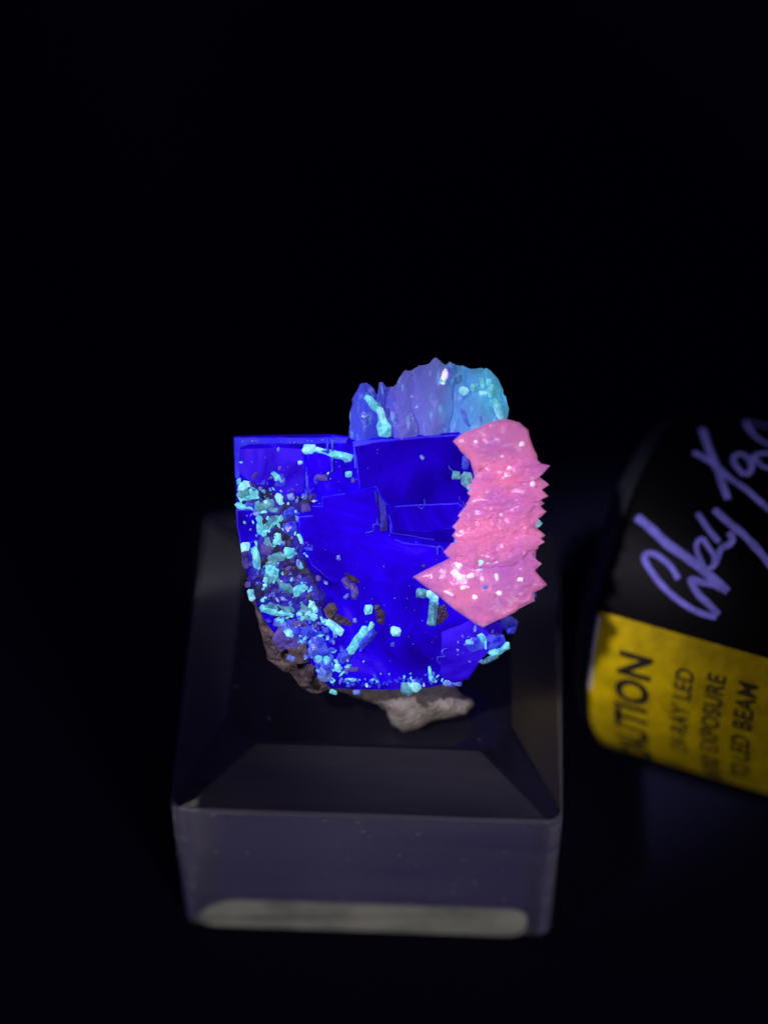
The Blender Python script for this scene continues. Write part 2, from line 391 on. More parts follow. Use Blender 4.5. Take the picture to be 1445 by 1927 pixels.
# matrix under and behind the cube
inflate('brown_matrix', [(465, 1090), (486, 1165), (497, 1215), (503, 1240), (516, 1249), (532, 1262), (556, 1278), (585, 1303), (612, 1300), (640, 1290), (700, 1290), (800, 1200), (780, 1000), (520, 1000)],
        -48, 30, 150, 9, 3, M['matrix'], rad=55, amp=16, nsc=.09, wob=13, wstep=11, zmin=TOP - 3, **SR)
inflate('pale_matrix', [(600, 1262), (628, 1298), (668, 1312), (700, 1322), (726, 1338), (737, 1366), (757, 1379), (784, 1372), (806, 1359), (842, 1352), (876, 1344), (892, 1326), (888, 1316), (866, 1304), (850, 1282), (800, 1200), (680, 1200)],
        -111, 60, 120, 10, 8, M['pale_matrix'], rad=70, amp=9, nsc=.05, wob=5, wstep=10, smooth=True, zmin=TOP - 3, **SR)

# the big cube
OUT = [(439, 823), (500, 822), (560, 821), (620, 820), (655, 823), (663, 829), (760, 822), (882, 813), (950, 830), (985, 900), (990, 1050), (976, 1120), (955, 1170), (932, 1212), (908, 1240), (884, 1278), (862, 1284),
       (836, 1290), (800, 1297), (740, 1300), (680, 1300), (622, 1297), (600, 1278), (572, 1250), (548, 1222), (520, 1200), (496, 1168), (478, 1130), (464, 1080), (452, 1030), (446, 975), (442, 900)]
ou = [UVc(x, y) for x, y in OUT]
cen = np.mean(np.array(ou), 0)
inn = offset_poly(ou, 13)
v2, tri = sheet(inn, 13, 5); nI = len(inn)
def face_w(u, v):
    return -1.2 + 1.6 * noise.noise(Vector((u * .012, v * .02, 4.))) + .5 * noise.noise(Vector((u * .05, v * .06, 9.)))
lowleft = UVc(520, 1210); 
def rough_amp(u, v):
    d = math.hypot(u - lowleft[0], (v - lowleft[1]))
    return max(0, 1 - d / 150)
V3 = []
for i, (u, v) in enumerate(v2):
    a = rough_amp(u, v)
    V3.append(XYZ(u, v, face_w(u, v) + a * (9 * noise.noise(Vector((u * .06, v * .06, 2.))) - 6)))
k = len(V3)
V3 += [XYZ(u, v, -9) for u, v in ou]
V3 += [XYZ(cen[0] + (u - cen[0]) * .985, cen[1] + (v - cen[1]) * .985, -50) for u, v in ou]
V3 += [XYZ(cen[0] + (u - cen[0]) * .78, cen[1] + 10 + (v - cen[1]) * .74, -150) for u, v in ou]
F = list(tri)
for i in range(nI):
    j = (i + 1) % nI
    F.append((i, j, k + j, k + i))
    for r in (0, 1): F.append((k + r * nI + i, k + r * nI + j, k + (r + 1) * nI + j, k + (r + 1) * nI + i))
F.append(tuple(k + 2 * nI + i for i in range(nI)))
V3 = [Vector((p.x, p.y, max(p.z, TOP + 4))) for p in V3]
cube = mesh_obj('fluorite_crystal', V3, F, M['fluorite'], sp_root, BASE)
CB = dict(parent=cube, base=BASE)
vy = lambda py: UVc(740, py)[1]
def lin(py0, w0, py1, w1):
    a, b = vy(py0), vy(py1); return lambda u, v: w0 + (w1 - w0) * (v - a) / (b - a)
plate('growth_plate', [(665, 839), (700, 830), (790, 821), (882, 816), (904, 900), (902, 1000), (880, 1022), (800, 1014), (734, 1002), (729, 950), (716, 934), (706, 916), (676, 923)], lin(820, 5, 1010, 9), 3.0, 18, 14, 11, M['fluorite_deep'], rim=M['fluorite_lit_rim'], wob=2, **CB)
plate('growth_plate', [(606, 933), (650, 926), (706, 919), (712, 960), (713, 1000), (760, 1020), (884, 1034), (900, 1080), (860, 1140), (790, 1190), (690, 1180), (628, 1100), (585, 1062), (572, 1020), (563, 996), (562, 970), (588, 968), (588, 950), (606, 950)], lin(920, 15, 1110, -3), 2.0, 22, 14, 12, M['fluorite_bright'], rim=M['fluorite_lit_rim'], wob=2, **CB)
plate('growth_plate', [(450, 846), (520, 842), (570, 845), (575, 880), (572, 928), (520, 930), (470, 905), (450, 890)], lin(840, 2.6, 930, 1.5), 3.0, 10, 14, 13, M['fluorite_violet'], wob=2, **CB)
plate('growth_plate', [(580, 850), (620, 846), (626, 880), (600, 905), (582, 930), (574, 900)], lin(840, 9, 930, 3), 3.0, 14, 10, 14, M['fluorite_bright'], rim=M['fluorite_lit_rim'], wob=2, **CB)
plate('growth_plate', [(444, 958), (478, 956), (488, 985), (484, 1016), (465, 1026), (452, 1024), (446, 990)], lin(950, 5, 1030, 3), 3.0, 10, 10, 15, M['fluorite'], rim=M['fluorite_lit_rim'], wob=2, **CB)
plate('growth_plate', [(830, 1190), (880, 1168), (948, 1170), (940, 1206), (905, 1240), (882, 1276), (852, 1284), (828, 1270)], lin(1170, 1, 1280, 9), 4, 12, 12, 16, M['fluorite_violet'], wob=3, **CB)
plate('growth_plate', [(727, 952), (760, 949), (862, 944), (880, 960), (878, 990), (800, 1000), (738, 998)], lin(945, 12, 1000, 9), 2.0, 12, 14, 17, M['fluorite'], rim=M['fluorite_lit_rim'], wob=2, **CB)
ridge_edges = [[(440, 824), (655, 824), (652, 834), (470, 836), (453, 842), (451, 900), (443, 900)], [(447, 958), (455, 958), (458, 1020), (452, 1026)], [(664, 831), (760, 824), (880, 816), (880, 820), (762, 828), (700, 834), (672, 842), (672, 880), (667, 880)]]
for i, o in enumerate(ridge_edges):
    plate('edge_highlight', o, lambda u, v: 1.2 + 3.2 * (i == 2), 1.5, 9, 12, 50 + i, M['fluorite_lit_edge'], wob=1.5, wstep=9, **CB)  # pale strips painting the bright light on the top and left edges
# narrow raised ridges in a paler blue
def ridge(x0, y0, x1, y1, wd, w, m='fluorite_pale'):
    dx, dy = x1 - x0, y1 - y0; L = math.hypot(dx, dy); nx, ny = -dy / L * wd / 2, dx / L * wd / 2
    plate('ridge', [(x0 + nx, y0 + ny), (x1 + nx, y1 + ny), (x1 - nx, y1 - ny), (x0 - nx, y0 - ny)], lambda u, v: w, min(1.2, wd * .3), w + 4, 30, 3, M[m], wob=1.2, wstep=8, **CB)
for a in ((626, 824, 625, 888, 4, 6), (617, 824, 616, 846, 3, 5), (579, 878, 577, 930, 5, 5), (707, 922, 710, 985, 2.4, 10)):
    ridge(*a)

inflate('crust_and_gap_shade', [(446, 900), (480, 905), (520, 925), (575, 935), (590, 916), (604, 935), (585, 952), (560, 972), (566, 1010), (580, 1060), (600, 1090), (616, 1118), (606, 1150), (570, 1172), (520, 1165), (490, 1145), (472, 1110), (460, 1045), (476, 1028), (490, 1000), (486, 962), (447, 955)],
        -3, 7, 4, 8, 21, M['crust'], rad=12, amp=6, nsc=.12, wob=8, wstep=9, **SR)
inflate('crust_and_gap_shade', [(706, 926), (726, 938), (729, 998), (714, 1000)], 2, 1, 3, 6, 22, M['crust'], rad=8, wob=2, **SR)  # dark sheet painting the shade in the gap between two plates
for i, o in enumerate([[(614, 1160), (640, 1156), (664, 1170), (660, 1178), (634, 1176), (618, 1172)], [(640, 1072), (668, 1082), (678, 1096), (664, 1098), (646, 1086)], [(706, 1140), (726, 1150), (722, 1176), (708, 1170)],
                       [(818, 1142), (838, 1136), (844, 1160), (830, 1176), (816, 1172)], [(800, 1062), (814, 1058), (826, 1066), (808, 1070)], [(676, 1210), (664, 1226), (652, 1236), (662, 1222)], [(560, 1125), (584, 1120), (590, 1136), (566, 1140)]]):
    inflate('brown_patch', o, -1, 1.8, 4, 4, 30 + i, M['brown'], rad=8, amp=3, nsc=.2, wob=3, wstep=6, **SR)

# translucent calcite behind the top edge
def rays(cx, cy, freq, amp, seed):
    c = UVc(cx, cy, -60)
    def f(u, v):
        a = math.atan2(v - c[1], u - c[0]); r = math.hypot(u - c[0], v - c[1])
        t = a * freq + 1.2 * noise.noise(Vector((u * .02, v * .02, seed)))
        return amp * (abs((t % 1.0) * 2 - 1) - .5) * min(1, r / 60)
    return f
inflate('calcite_lobe', [(700, 842), (702, 770), (711, 742), (713, 720), (720, 719), (727, 729), (741, 727), (753, 714), (760, 698), (774, 697), (790, 688), (808, 684), (814, 676), (821, 673), (828, 680), (838, 687), (847, 681), (858, 687), (872, 689), (884, 694), (905, 700), (925, 760), (930, 842)],
        -80, 30, 60, 12, 41, M['calcite_mid'], rad=80, amp=3, nsc=.03, fn=rays(800, 850, 4.2, 24, 3), wob=4, wstep=7, label='lilac translucent calcite mass behind the top edge', **SR)
inflate('calcite_lobe', [(656, 842), (658, 790), (662, 752), (672, 735), (678, 722), (690, 720), (698, 726), (712, 745), (722, 765), (716, 800), (712, 842)],
        -46, 30, 50, 8, 42, M['calcite_blue'], rad=45, amp=6, nsc=.05, fn=rays(690, 850, 3.5, 18, 5), wob=3, wstep=7, **SR)
inflate('calcite_lobe', [(868, 842), (864, 760), (862, 730), (874, 706), (886, 694), (905, 692), (922, 697), (936, 712), (946, 732), (952, 758), (952, 785), (946, 802), (930, 842)],
        -46, 34, 60, 8, 43, M['calcite_teal'], rad=55, amp=6, nsc=.05, fn=rays(900, 850, 4, 18, 7), wob=3, wstep=7, label='teal lobe of calcite at the right of the top cluster', **SR)
inflate('calcite_lobe', [(718, 842), (722, 790), (736, 765), (752, 762), (772, 775), (792, 805), (800, 842)],
        -40, 26, 40, 8, 44, M['calcite_blue'], rad=40, amp=5, nsc=.05, fn=rays(750, 850, 3, 10, 8), wob=3, wstep=7, **SR)
for i, (bx, tx, ty, hw_, w) in enumerate([(688, 684, 721, 25, -16), (712, 717, 719, 9, -44), (738, 741, 727, 20, -46), (752, 766, 697, 27, -34), (782, 790, 687, 22, -44), (806, 821, 673, 36, -24), (838, 847, 681, 16, -46), (856, 873, 688, 28, -40), (886, 918, 693, 34, -20), (906, 948, 742, 26, -32), (768, 752, 762, 24, -12)]):
    by = 846; L = math.hypot(tx - bx, ty - by); dx, dy = (tx - bx) / L, (ty - by) / L; nx, ny = -dy, dx
    q = lambda t, k: (bx + dx * L * t + nx * hw_ * k, by + dy * L * t + ny * hw_ * k)
    inflate('calcite_point', [q(0, -.8), q(0, .8), q(.45, 1.05), q(.80, .75), q(.97, .22), q(1, -.1), q(.84, -.62), q(.5, -1)], w + (i * 37 % 11) - 5, 22 + i * 23 % 9, 18, 15, 60 + i, M['calcite_mid'], rad=hw_ * .9, power=.85, amp=5.0, nsc=.03, wob=4, wstep=10, tilt=((i * 29 % 7 - 3) * .09, -.10 + (i % 3) * .06), **SR)

# pink calcite: a column of overlapping scalloped plates
pk = inflate('pink_calcite', [(880, 850), (895, 812), (940, 795), (975, 800), (995, 830), (1008, 880), (1014, 930), (1012, 990), (1008, 1050), (1008, 1100), (960, 1140), (905, 1160), (850, 1120), (850, 1060), (864, 1010), (880, 950), (892, 900)],
             8, 30, 60, 11, 71, M['pink'], rad=45, amp=5, nsc=.05, wob=3, smooth=True, **SR)
PK = dict(parent=pk, base=BASE)
def ripple(amp, seed):
    def f(u, v):
        q = noise.noise(Vector((u * .03, v * .03, seed))) * 14
        return amp * (abs((((v + q) * .09 + u * .012) % 1.0) * 2 - 1) - .5) + amp * .9 * noise.noise(Vector((u * .11, v * .13, seed + 3)))
    return f
LT = [(868, 850), (893, 872), (886, 905), (879, 928), (876, 948), (861, 970), (851, 991), (850, 1007), (856, 1021), (834, 1037)]
RT = [(1018, 873), (1020, 892), (1033, 913), (1028, 932), (1024, 947), (1028, 963), (1014, 980), (1026, 1008), (1014, 1032), (1020, 1062)]
plates = []
for i in range(10):
    (lx, ly), (rx, ry) = LT[i], RT[i]
    rnd = random.Random(i); mx = (lx + rx) / 2 + rnd.uniform(-26, 26); my = (ly + ry) / 2 + rnd.uniform(-7, 7)
    o = [(lx, ly), (lx + 16, ly - 16 - rnd.uniform(0, 5)), (mx - 30, my - 27), (mx + 34, my - 26), (rx - 20, ry - 17), (rx, ry), (rx - 13, ry + 8 + rnd.uniform(0, 4)), (mx + 42, my + 22), (mx, my + 27 + rnd.uniform(-3, 4)), (mx - 36, my + 22), (lx + 9, ly + 9)]
    inflate('calcite_plate', o, 32 + i * 1.4 + rnd.uniform(-3, 3), 8 + 5 * rnd.random(), 14, 6, 80 + i, M['pink'], rad=22, power=.7, amp=7, nsc=.075, fn=ripple(3.0, i), smooth=i % 3 == 1,
            wob=2.5, wstep=8, tilt=(-.04 + rnd.uniform(-.08, .08), -.15 + rnd.uniform(-.08, .06)), **PK)
rb_ = random.Random(77)
for i in range(22):                               # short blades wedged between the plates
    t = rb_.random(); k = min(8, int(t * 9)); f = t * 9 - k
    lx, ly = [LT[k][a] + (LT[k + 1][a] - LT[k][a]) * f for a in (0, 1)]; rx, ry = [RT[k][a] + (RT[k + 1][a] - RT[k][a]) * f for a in (0, 1)]
    g = rb_.uniform(.16, .84); cx, cy = lx + (rx - lx) * g, ly + (ry - ly) * g; L = rb_.uniform(20, 40); h = rb_.uniform(8, 15); an = math.radians(rb_.uniform(-24, 16))
    o = [(cx + a * L * math.cos(an) - b * h * math.sin(an), cy + a * L * math.sin(an) + b * h * math.cos(an)) for a, b in ((-1, 0), (-.55, -.8), (.1, -1), (.6, -.7), (1, .05), (.5, .75), (-.1, 1), (-.6, .6))]
    inflate('calcite_blade', o, 46 + 8 * t + rb_.uniform(-3, 2), 7, 8, 6, 300 + i, M['pink'], rad=h, power=.9, amp=2, nsc=.1, wob=1.5, wstep=7, tilt=(rb_.uniform(-.12, .12), rb_.uniform(-.35, .05)), **PK)
inflate('calcite_plate', [(852, 830), (868, 817), (892, 807), (925, 794), (950, 789), (978, 796), (994, 810), (1000, 834), (1010, 856), (1012, 876), (985, 868), (950, 866), (915, 878), (892, 884), (884, 866), (866, 848)],
        36, 10, 22, 7, 95, M['pink'], rad=32, power=.7, amp=4, nsc=.07, fn=ripple(1.6, 12), smooth=True, wob=2.0, wstep=9, tilt=(-.05, -.12), **PK)
inflate('calcite_plate', [(777, 1086), (800, 1074), (830, 1060), (858, 1046), (905, 1036), (960, 1040), (1000, 1058), (1008, 1076), (1028, 1100), (1018, 1108), (1002, 1114), (1004, 1130), (980, 1140), (968, 1150), (935, 1165), (908, 1178), (893, 1171), (860, 1149), (830, 1125), (800, 1104)],
        44, 20, 14, 7, 96, M['pink'], rad=55, power=.8, amp=4, nsc=.04, fn=ripple(2.4, 33), smooth=True, wob=1.8, wstep=12, tilt=(.02, -.16), label='large pink rhomb at the foot of the column', **PK)
inflate('calcite_plate', [(930, 1090), (975, 1066), (1006, 1074), (1029, 1100), (1004, 1116), (1006, 1131), (970, 1149), (940, 1150)], 40, 20, 10, 8, 97, M['pink'], rad=30, power=.7, amp=3, nsc=.06, wob=1.5, **PK)

# ------------------------------------------------------------------ crumbs
def z1(x, y): return 420 + .22145 * x, 780 + .2214 * y, .22145
def z2(x, y): return 420 + .22145 * x, 1060 + .2215 * y, .22145
def z3(x, y): return 720 + .2353 * x, 1060 + .2353 * y, .2353
def z4(x, y): return 760 + .2076 * x, 780 + .2076 * y, .2076
def z5(x, y): return 630 + .2422 * x, 660 + .2422 * y, .2422
cnt = [0]
def crumb(zf, x, y, L, Wd, ang, m, w=5., parent=None, thick=None):
    px, py, k = zf(x, y); L *= k; Wd *= k; cnt[0] += 1; i = cnt[0]
    rnd = random.Random(i * 7 + 1); Wd = max(Wd * 1.32, 4.4); L = max(L * 1.16, 4.8)
    n = rnd.choice((6, 7, 8)) if L < Wd * 1.6 else rnd.choice((8, 9, 10)); a = math.radians(ang); pts = []; e = rnd.uniform(.45, .8); bend = rnd.uniform(-.07, .07) * L if L > Wd * 2 else 0
    for q in range(n):
        t = 2 * math.pi * (q + rnd.uniform(-.25, .25)) / n; ct, st = math.cos(t), math.sin(t); g = rnd.uniform(.72, 1.18)
        lx = math.copysign(abs(ct) ** e, ct) * L / 2 * rnd.uniform(.9, 1.06); ly = math.copysign(abs(st) ** e, st) * Wd / 2 * g + bend * ((lx * 2 / L) ** 2 - .4)
        pts.append((px + lx * math.cos(a) - ly * math.sin(a), py + lx * math.sin(a) + ly * math.cos(a)))
    return inflate('cyan_crumb' if m.startswith('cyan') else 'pale_grain', pts, w - 3.0, min(Wd * .38, 9), min(Wd * .3, 7), max(Wd * .34, 2.2), i, M[m], parent or sp_root, BASE,  # pale grains include the painted glints on the pink
                   rad=Wd * .3, power=.8, amp=Wd * .16, nsc=2.2 / max(Wd, 6), smooth=False, wob=Wd * .14, wstep=max(Wd * .5, 3))
c, cb, cd, bw, li, tn, fp = 'cyan', 'cyan_bright', 'cyan_dull', 'blue_white', 'lilac', 'tan', 'fluorite_pale'
for a in [(735, 300, 110, 82, 0, cb), (915, 335, 370, 58, 8, c), (820, 302, 70, 40, 10, cb), (870, 465, 84, 26, 60, cb), (1065, 510, 52, 46, 0, c), (655, 410, 34, 40, 90, cb), (470, 300, 24, 30, 0, bw), (440, 510, 60, 36, 40, c), (460, 540, 50, 40, 0, c),
          (505, 562, 42, 34, 0, bw), (135, 570, 38, 42, 0, c), (185, 612, 120, 66, -40, cb), (220, 690, 175, 92, -20, c), (340, 655, 38, 32, 0, c), (485, 722, 105, 58, 65, cb), (362, 758, 100, 72, 100, cb), (290, 765, 84, 70, 0, cd), (180, 778, 155, 48, 5, c),
          (610, 830, 44, 44, 0, cb), (430, 812, 88, 40, 0, cd), (305, 885, 60, 50, 0, c), (315, 960, 110, 52, 80, c), (420, 930, 240, 66, -45, c), (460, 1060, 115, 84, 75, c), (510, 1095, 32, 40, 0, bw), (655, 1055, 82, 28, 65, cb), (190, 1122, 76, 80, 0, cb),
          (285, 1220, 185, 72, 80, c), (470, 1220, 220, 70, -22, cd), (560, 1170, 110, 96, -40, c), (420, 1330, 130, 110, 90, c), (640, 1270, 84, 40, 70, bw), (565, 960, 110, 100, 0, fp), (575, 700, 60, 60, 0, bw), (630, 730, 60, 30, -60, bw), (690, 700, 44, 40, 0, bw),
          (1130, 755, 46, 50, 0, cb), (980, 1210, 40, 46, 0, bw), (1260, 540, 42, 30, 30, bw), (790, 545, 95, 44, 100, fp), (1385, 690, 34, 30, 0, bw), (1045, 395, 34, 20, 0, bw), (590, 640, 30, 24, 0, li), (480, 455, 30, 26, 0, li), (270, 520, 60, 30, -45, li),
          (700, 790, 90, 70, -20, li), (830, 530, 110, 60, 0, li), (1105, 560, 44, 30, 90, li), (370, 1140, 120, 110, 0, li), (190, 1230, 150, 46, 85, li), (560, 1310, 60, 46, 0, li), (520, 1345, 60, 50, 0, tn), (640, 890, 50, 44, 0, bw), (285, 840, 70, 26, 0, bw), (280, 1030, 30, 26, 0, bw), (435, 985, 36, 30, 0, c)]:
    crumb(z1, *a)
for a in [(295, 15, 84, 80, 80, c), (425, 70, 120, 100, 80, c), (372, 130, 70, 62, 0, cb), (490, 175, 160, 52, 55, cd), (345, 182, 56, 30, 20, cb), (238, 270, 96, 50, 75, cb), (430, 255, 64, 60, 0, bw), (355, 300, 76, 42, -55, c), (640, 240, 120, 84, -40, c), (690, 205, 80, 60, -20, c), (712, 285, 110, 66, -25, tn),
          (400, 395, 160, 70, 14, c), (530, 420, 180, 52, 0, c), (650, 435, 90, 40, 8, c), (745, 345, 66, 70, 0, cb), (715, 415, 84, 70, 0, cb), (770, 455, 70, 50, 30, cb), (785, 390, 50, 60, 0, cb), (570, 590, 92, 72, 20, cb), (500, 525, 130, 60, 20, bw), (640, 520, 140, 60, 10, li), (745, 590, 120, 60, 0, fp),
          (945, 540, 160, 64, 35, cb), (860, 495, 48, 46, 0, c), (1050, 165, 100, 50, 55, li), (1110, 240, 130, 54, 80, li), (1050, 280, 56, 32, -45, bw), (1235, 390, 66, 76, 0, cb), (1310, 372, 42, 36, 0, tn), (1120, 487, 40, 26, 80, bw), (1125, 680, 220, 66, -52, c), (1190, 600, 130, 70, -50, c), (1250, 545, 96, 40, -65, c), (1030, 785, 120, 66, -45, fp),
          (970, 892, 52, 52, 0, cb), (1045, 920, 50, 32, 80, bw), (765, 730, 135, 72, 90, bw), (860, 915, 175, 110, 95, bw), (880, 830, 84, 60, 80, c), (810, 812, 60, 60, 0, c), (1080, 992, 92, 22, 0, c), (935, 1095, 62, 42, 20, c), (1135, 1100, 62, 40, 0, bw), (490, 700, 60, 60, 0, li), (910, 400, 110, 100, 60, tn), (640, 760, 150, 150, 0, tn), (520, 650, 190, 130, 30, li),
          (590, 800, 90, 60, 0, bw), (1445, 572, 60, 34, 90, cb), (600, 60, 44, 40, 0, bw), (590, 145, 80, 44, -10, li), (660, 20, 60, 34, 60, c), (515, 60, 44, 40, 0, tn), (810, 130, 44, 44, 0, li), (950, 615, 34, 30, 0, bw), (515, 300, 70, 40, 0, bw), (210, 180, 50, 44, 90, li), (1060, 900, 60, 40, -30, li), (1110, 900, 70, 34, 0, li), (870, 570, 60, 50, 0, fp), (700, 560, 60, 40, 0, bw), (920, 800, 34, 40, 0, bw), (740, 900, 80, 60, 80, tn), (700, 960, 120, 70, 60, tn), (440, 740, 90, 50, 60, tn)]:
    crumb(z2, *a)
for a in [(105, 547, 76, 72, 0, cb), (80, 650, 30, 30, 0, bw), (250, 985, 104, 78, 25, cb), (195, 1000, 84, 90, 0, cd), (378, 885, 110, 22, 82, c), (410, 910, 90, 20, 82, bw), (735, 690, 190, 175, 70, fp), (690, 632, 64, 50, -10, c), (795, 600, 90, 54, 60, c), (820, 650, 130, 26, 85, c), (720, 780, 150, 34, 0, bw), (900, 640, 160, 130, 0, fp),
          (930, 690, 170, 56, -25, c), (860, 765, 150, 40, -25, cd), (400, 400, 190, 72, 95, cd), (395, 265, 104, 52, 35, cb), (312, 238, 84, 66, 0, cd), (605, 690, 50, 46, 20, bw), (1195, 245, 60, 52, 80, bw), (560, 960, 140, 40, 0, bw), (1010, 480, 150, 100, 50, fp), (330, 20, 30, 24, 0, li)]:
    crumb(z3, *a)
for a in [(472, 552, 78, 72, 0, cd), (570, 590, 104, 128, 0, cd), (605, 655, 70, 50, -30, c), (165, 390, 46, 24, 50, bw), (1205, 985, 80, 56, 60, cb), (555, 430, 60, 110, 0, fp), (600, 660, 50, 30, 0, cb), (480, 1150, 54, 44, 0, bw)]:
    crumb(z4, *a, w=14)
# low glowing crust that knits the grains together
for (x, y, L, Wd, an, m) in [(466, 930, 34, 20, 10, cd), (500, 950, 40, 22, -30, cd), (512, 985, 44, 20, -50, cd), (505, 1025, 30, 24, 60, cd), (522, 1050, 44, 24, -20, cd), (508, 1085, 36, 24, 70, cd), (540, 1105, 40, 22, 20, cd), (525, 1145, 60, 16, 6, cd), (575, 1150, 34, 24, 30, cd), (560, 1185, 50, 26, 15, fp), (600, 1215, 40, 24, 50, fp), (612, 1255, 36, 26, 70, fp), (545, 1205, 44, 26, 30, li), (475, 950, 30, 16, 0, fp), (545, 965, 34, 20, -30, fp), (690, 1200, 40, 16, -50, fp)]:
    crumb(lambda a, b: (a, b, 1.0), x, y, L, Wd, an, m, w=3.5)
# glints on the pink column painted as glowing white grains, among real grains
for (x, y, L, Wd, an, m) in [(1120, 505, 48, 38, 40, 'glint_or_flake'), (655, 1025, 62, 44, 0, 'glint_or_flake'), (640, 1100, 46, 36, -20, bw), (775, 1175, 42, 36, 45, 'glint_or_flake'), (925, 835, 60, 30, 40, 'glint_or_flake'), (935, 1080, 40, 36, 0, 'glint_or_flake'), (1088, 985, 60, 34, 60, 'glint_or_flake'), (620, 895, 40, 30, 0, 'glint_or_flake'), (620, 1270, 60, 34, 30, bw),
                             (690, 1330, 90, 44, 20, cb), (750, 1350, 90, 40, -10, cb), (690, 1385, 50, 30, 0, bw), (1020, 880, 46, 26, 40, 'glint_or_flake'), (660, 675, 46, 30, 60, 'glint_or_flake'), (1165, 630, 40, 40, 0, 'glint_or_flake'), (1070, 270, 50, 36, 0, 'glint_or_flake'), (740, 885, 40, 26, 20, 'glint_or_flake'), (560, 1300, 30, 34, 0, 'glint_or_flake'), (650, 250, 30, 26, 0, 'glint_or_flake'), (955, 485, 36, 30, 0, 'glint_or_flake')]:
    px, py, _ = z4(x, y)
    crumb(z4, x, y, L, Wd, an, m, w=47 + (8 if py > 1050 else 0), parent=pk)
for (x, y, L, Wd, an, m) in [(585, 85, 80, 54, 40, 'glint_or_flake'), (630, 120, 60, 44, 0, 'glint_or_flake'), (700, 100, 60, 34, -20, 'glint_or_flake'), (660, 190, 70, 30, -10, 'glint_or_flake'), (820, 190, 56, 50, 45, bw), (920, 235, 70, 40, 20, 'glint_or_flake'), (740, 270, 44, 30, 0, 'glint_or_flake'), (1100, 130, 40, 30, 0, 'glint_or_flake'), (820, 450, 80, 50, 60, 'glint_or_flake'), (910, 110, 54, 20, 80, 'glint_or_flake'), (530, 240, 80, 20, 30, 'glint_or_flake')]:
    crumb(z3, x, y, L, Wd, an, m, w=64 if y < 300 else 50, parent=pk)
for a in [(850, 200, 110, 40, -70, 'glint_or_flake'), (895, 175, 80, 44, 80, bw), (840, 235, 50, 36, 0, c), (1000, 310, 70, 50, 40, cb), (1085, 285, 64, 50, 0, c), (1195, 242, 44, 50, 0, cb), (1145, 250, 84, 32, 80, c), (1212, 312, 94, 50, 85, c), (1240, 400, 70, 60, 0, c), (1265, 465, 140, 44, 70, cb), (1150, 330, 60, 30, 0, cb), (1130, 500, 110, 22, 88, bw), (1010, 520, 150, 24, 65, bw)]:
    crumb(z5, *a, w=7)
for a in [(365, 510, 165, 46, 68, cb), (290, 410, 140, 44, 50, c), (385, 610, 120, 80, 80, c), (340, 420, 40, 34, 0, cd), (230, 512, 70, 48, 30, bw), (460, 520, 90, 34, 70, bw), (225, 570, 60, 24, 60, bw), (275, 300, 60, 34, 60, bw)]:
    crumb(z5, *a, w=5)

# fine specks too small to single out
rnd = random.Random(5); vs, fs = [], []
def speck(px, py, r, w):
    if not inside([UVc(px, py)], inn)[0]: return
    b = len(vs); p = P(px, py, w)
    ring_ = []
    for k in range(5):
        a = 2 * math.pi * k / 5 + rnd.random(); q = r * rnd.uniform(.6, 1.1); vs.append(p + U * (q * math.cos(a)) + V * (q * math.sin(a)))
    vs.append(p + N * r * .8); vs.append(p - N * r * .8)
    for k in range(5): fs.extend([(b + k, b + (k + 1) % 5, b + 5), (b + (k + 1) % 5, b + k, b + 6)])
for i in range(120):
    speck(rnd.gauss(530, 60), rnd.gauss(930, 50) if i % 2 else rnd.gauss(1150, 50), rnd.uniform(.8, 2.2), 2)
for i in range(110): speck(rnd.uniform(600, 870), rnd.uniform(835, 1270), rnd.uniform(.6, 1.5), rnd.uniform(1, 7))
vs2 = []; 
o = mesh_obj('fine_specks', vs, fs, M['blue_white'], sp_root, BASE); o['kind'] = 'stuff'
inn_out = offset_poly(ou, 7)
def flakes(spots, m, seed):
    """angular slivers too small to single out"""
    rn = random.Random(seed); vs, fs = [], []
    for (px, py, r0) in spots:
        if not inside([UVc(px, py)], inn_out)[0]: continue
        c_ = P(px, py, rn.uniform(0, 5)); b = len(vs); a0 = rn.uniform(0, 6.28); el = rn.uniform(1, 2.6); k = rn.choice((4, 5, 6))
        tl = (rn.uniform(-.5, .5), rn.uniform(-.5, .5))
        for sgn in (-1, 1):
            for q in range(k):
                a = 2 * math.pi * q / k + rn.uniform(-.3, .3); x, y = r0 * el * math.cos(a) * (1 - .18 * (sgn + 1)), r0 * math.sin(a) * (1 - .18 * (sgn + 1))
                X, Y = x * math.cos(a0) - y * math.sin(a0), x * math.sin(a0) + y * math.cos(a0)
                vs.append(c_ + U * X + V * Y + N * (sgn * r0 * .7 + tl[0] * X + tl[1] * Y))
        fs.append(tuple(b + q for q in range(k))); fs.append(tuple(b + k + q for q in range(k)))
        for q in range(k): fs.append((b + q, b + (q + 1) % k, b + k + (q + 1) % k, b + k + q))
    o = mesh_obj('small_flakes', vs, fs, M[m], sp_root, BASE); o['kind'] = 'stuff'
PATH = [(460, 915), (500, 945), (520, 985), (515, 1030), (520, 1080), (545, 1120), (545, 1170), (580, 1200), (610, 1250), (640, 1275)]
def along(n, spread, seed, r0, r1):
    rn = random.Random(seed); out = []
    for _ in range(n):
        t = rn.random() * (len(PATH) - 1.001); k = int(t); f = t - k
        out.append((PATH[k][0] + (PATH[k + 1][0] - PATH[k][0]) * f + rn.gauss(0, spread), PATH[k][1] + (PATH[k + 1][1] - PATH[k][1]) * f + rn.gauss(0, spread * .8), rn.uniform(r0, r1)))
    return out
flakes(along(130, 26, 1, 1.4, 4.2), 'cyan', 1)
flakes(along(90, 34, 2, 1.2, 4.0), 'blue_white', 2)
flakes(along(110, 36, 3, 1.5, 5.0), 'fluorite_pale', 3)
flakes(along(60, 26, 4, 1.2, 3.0), 'cyan_bright', 4)
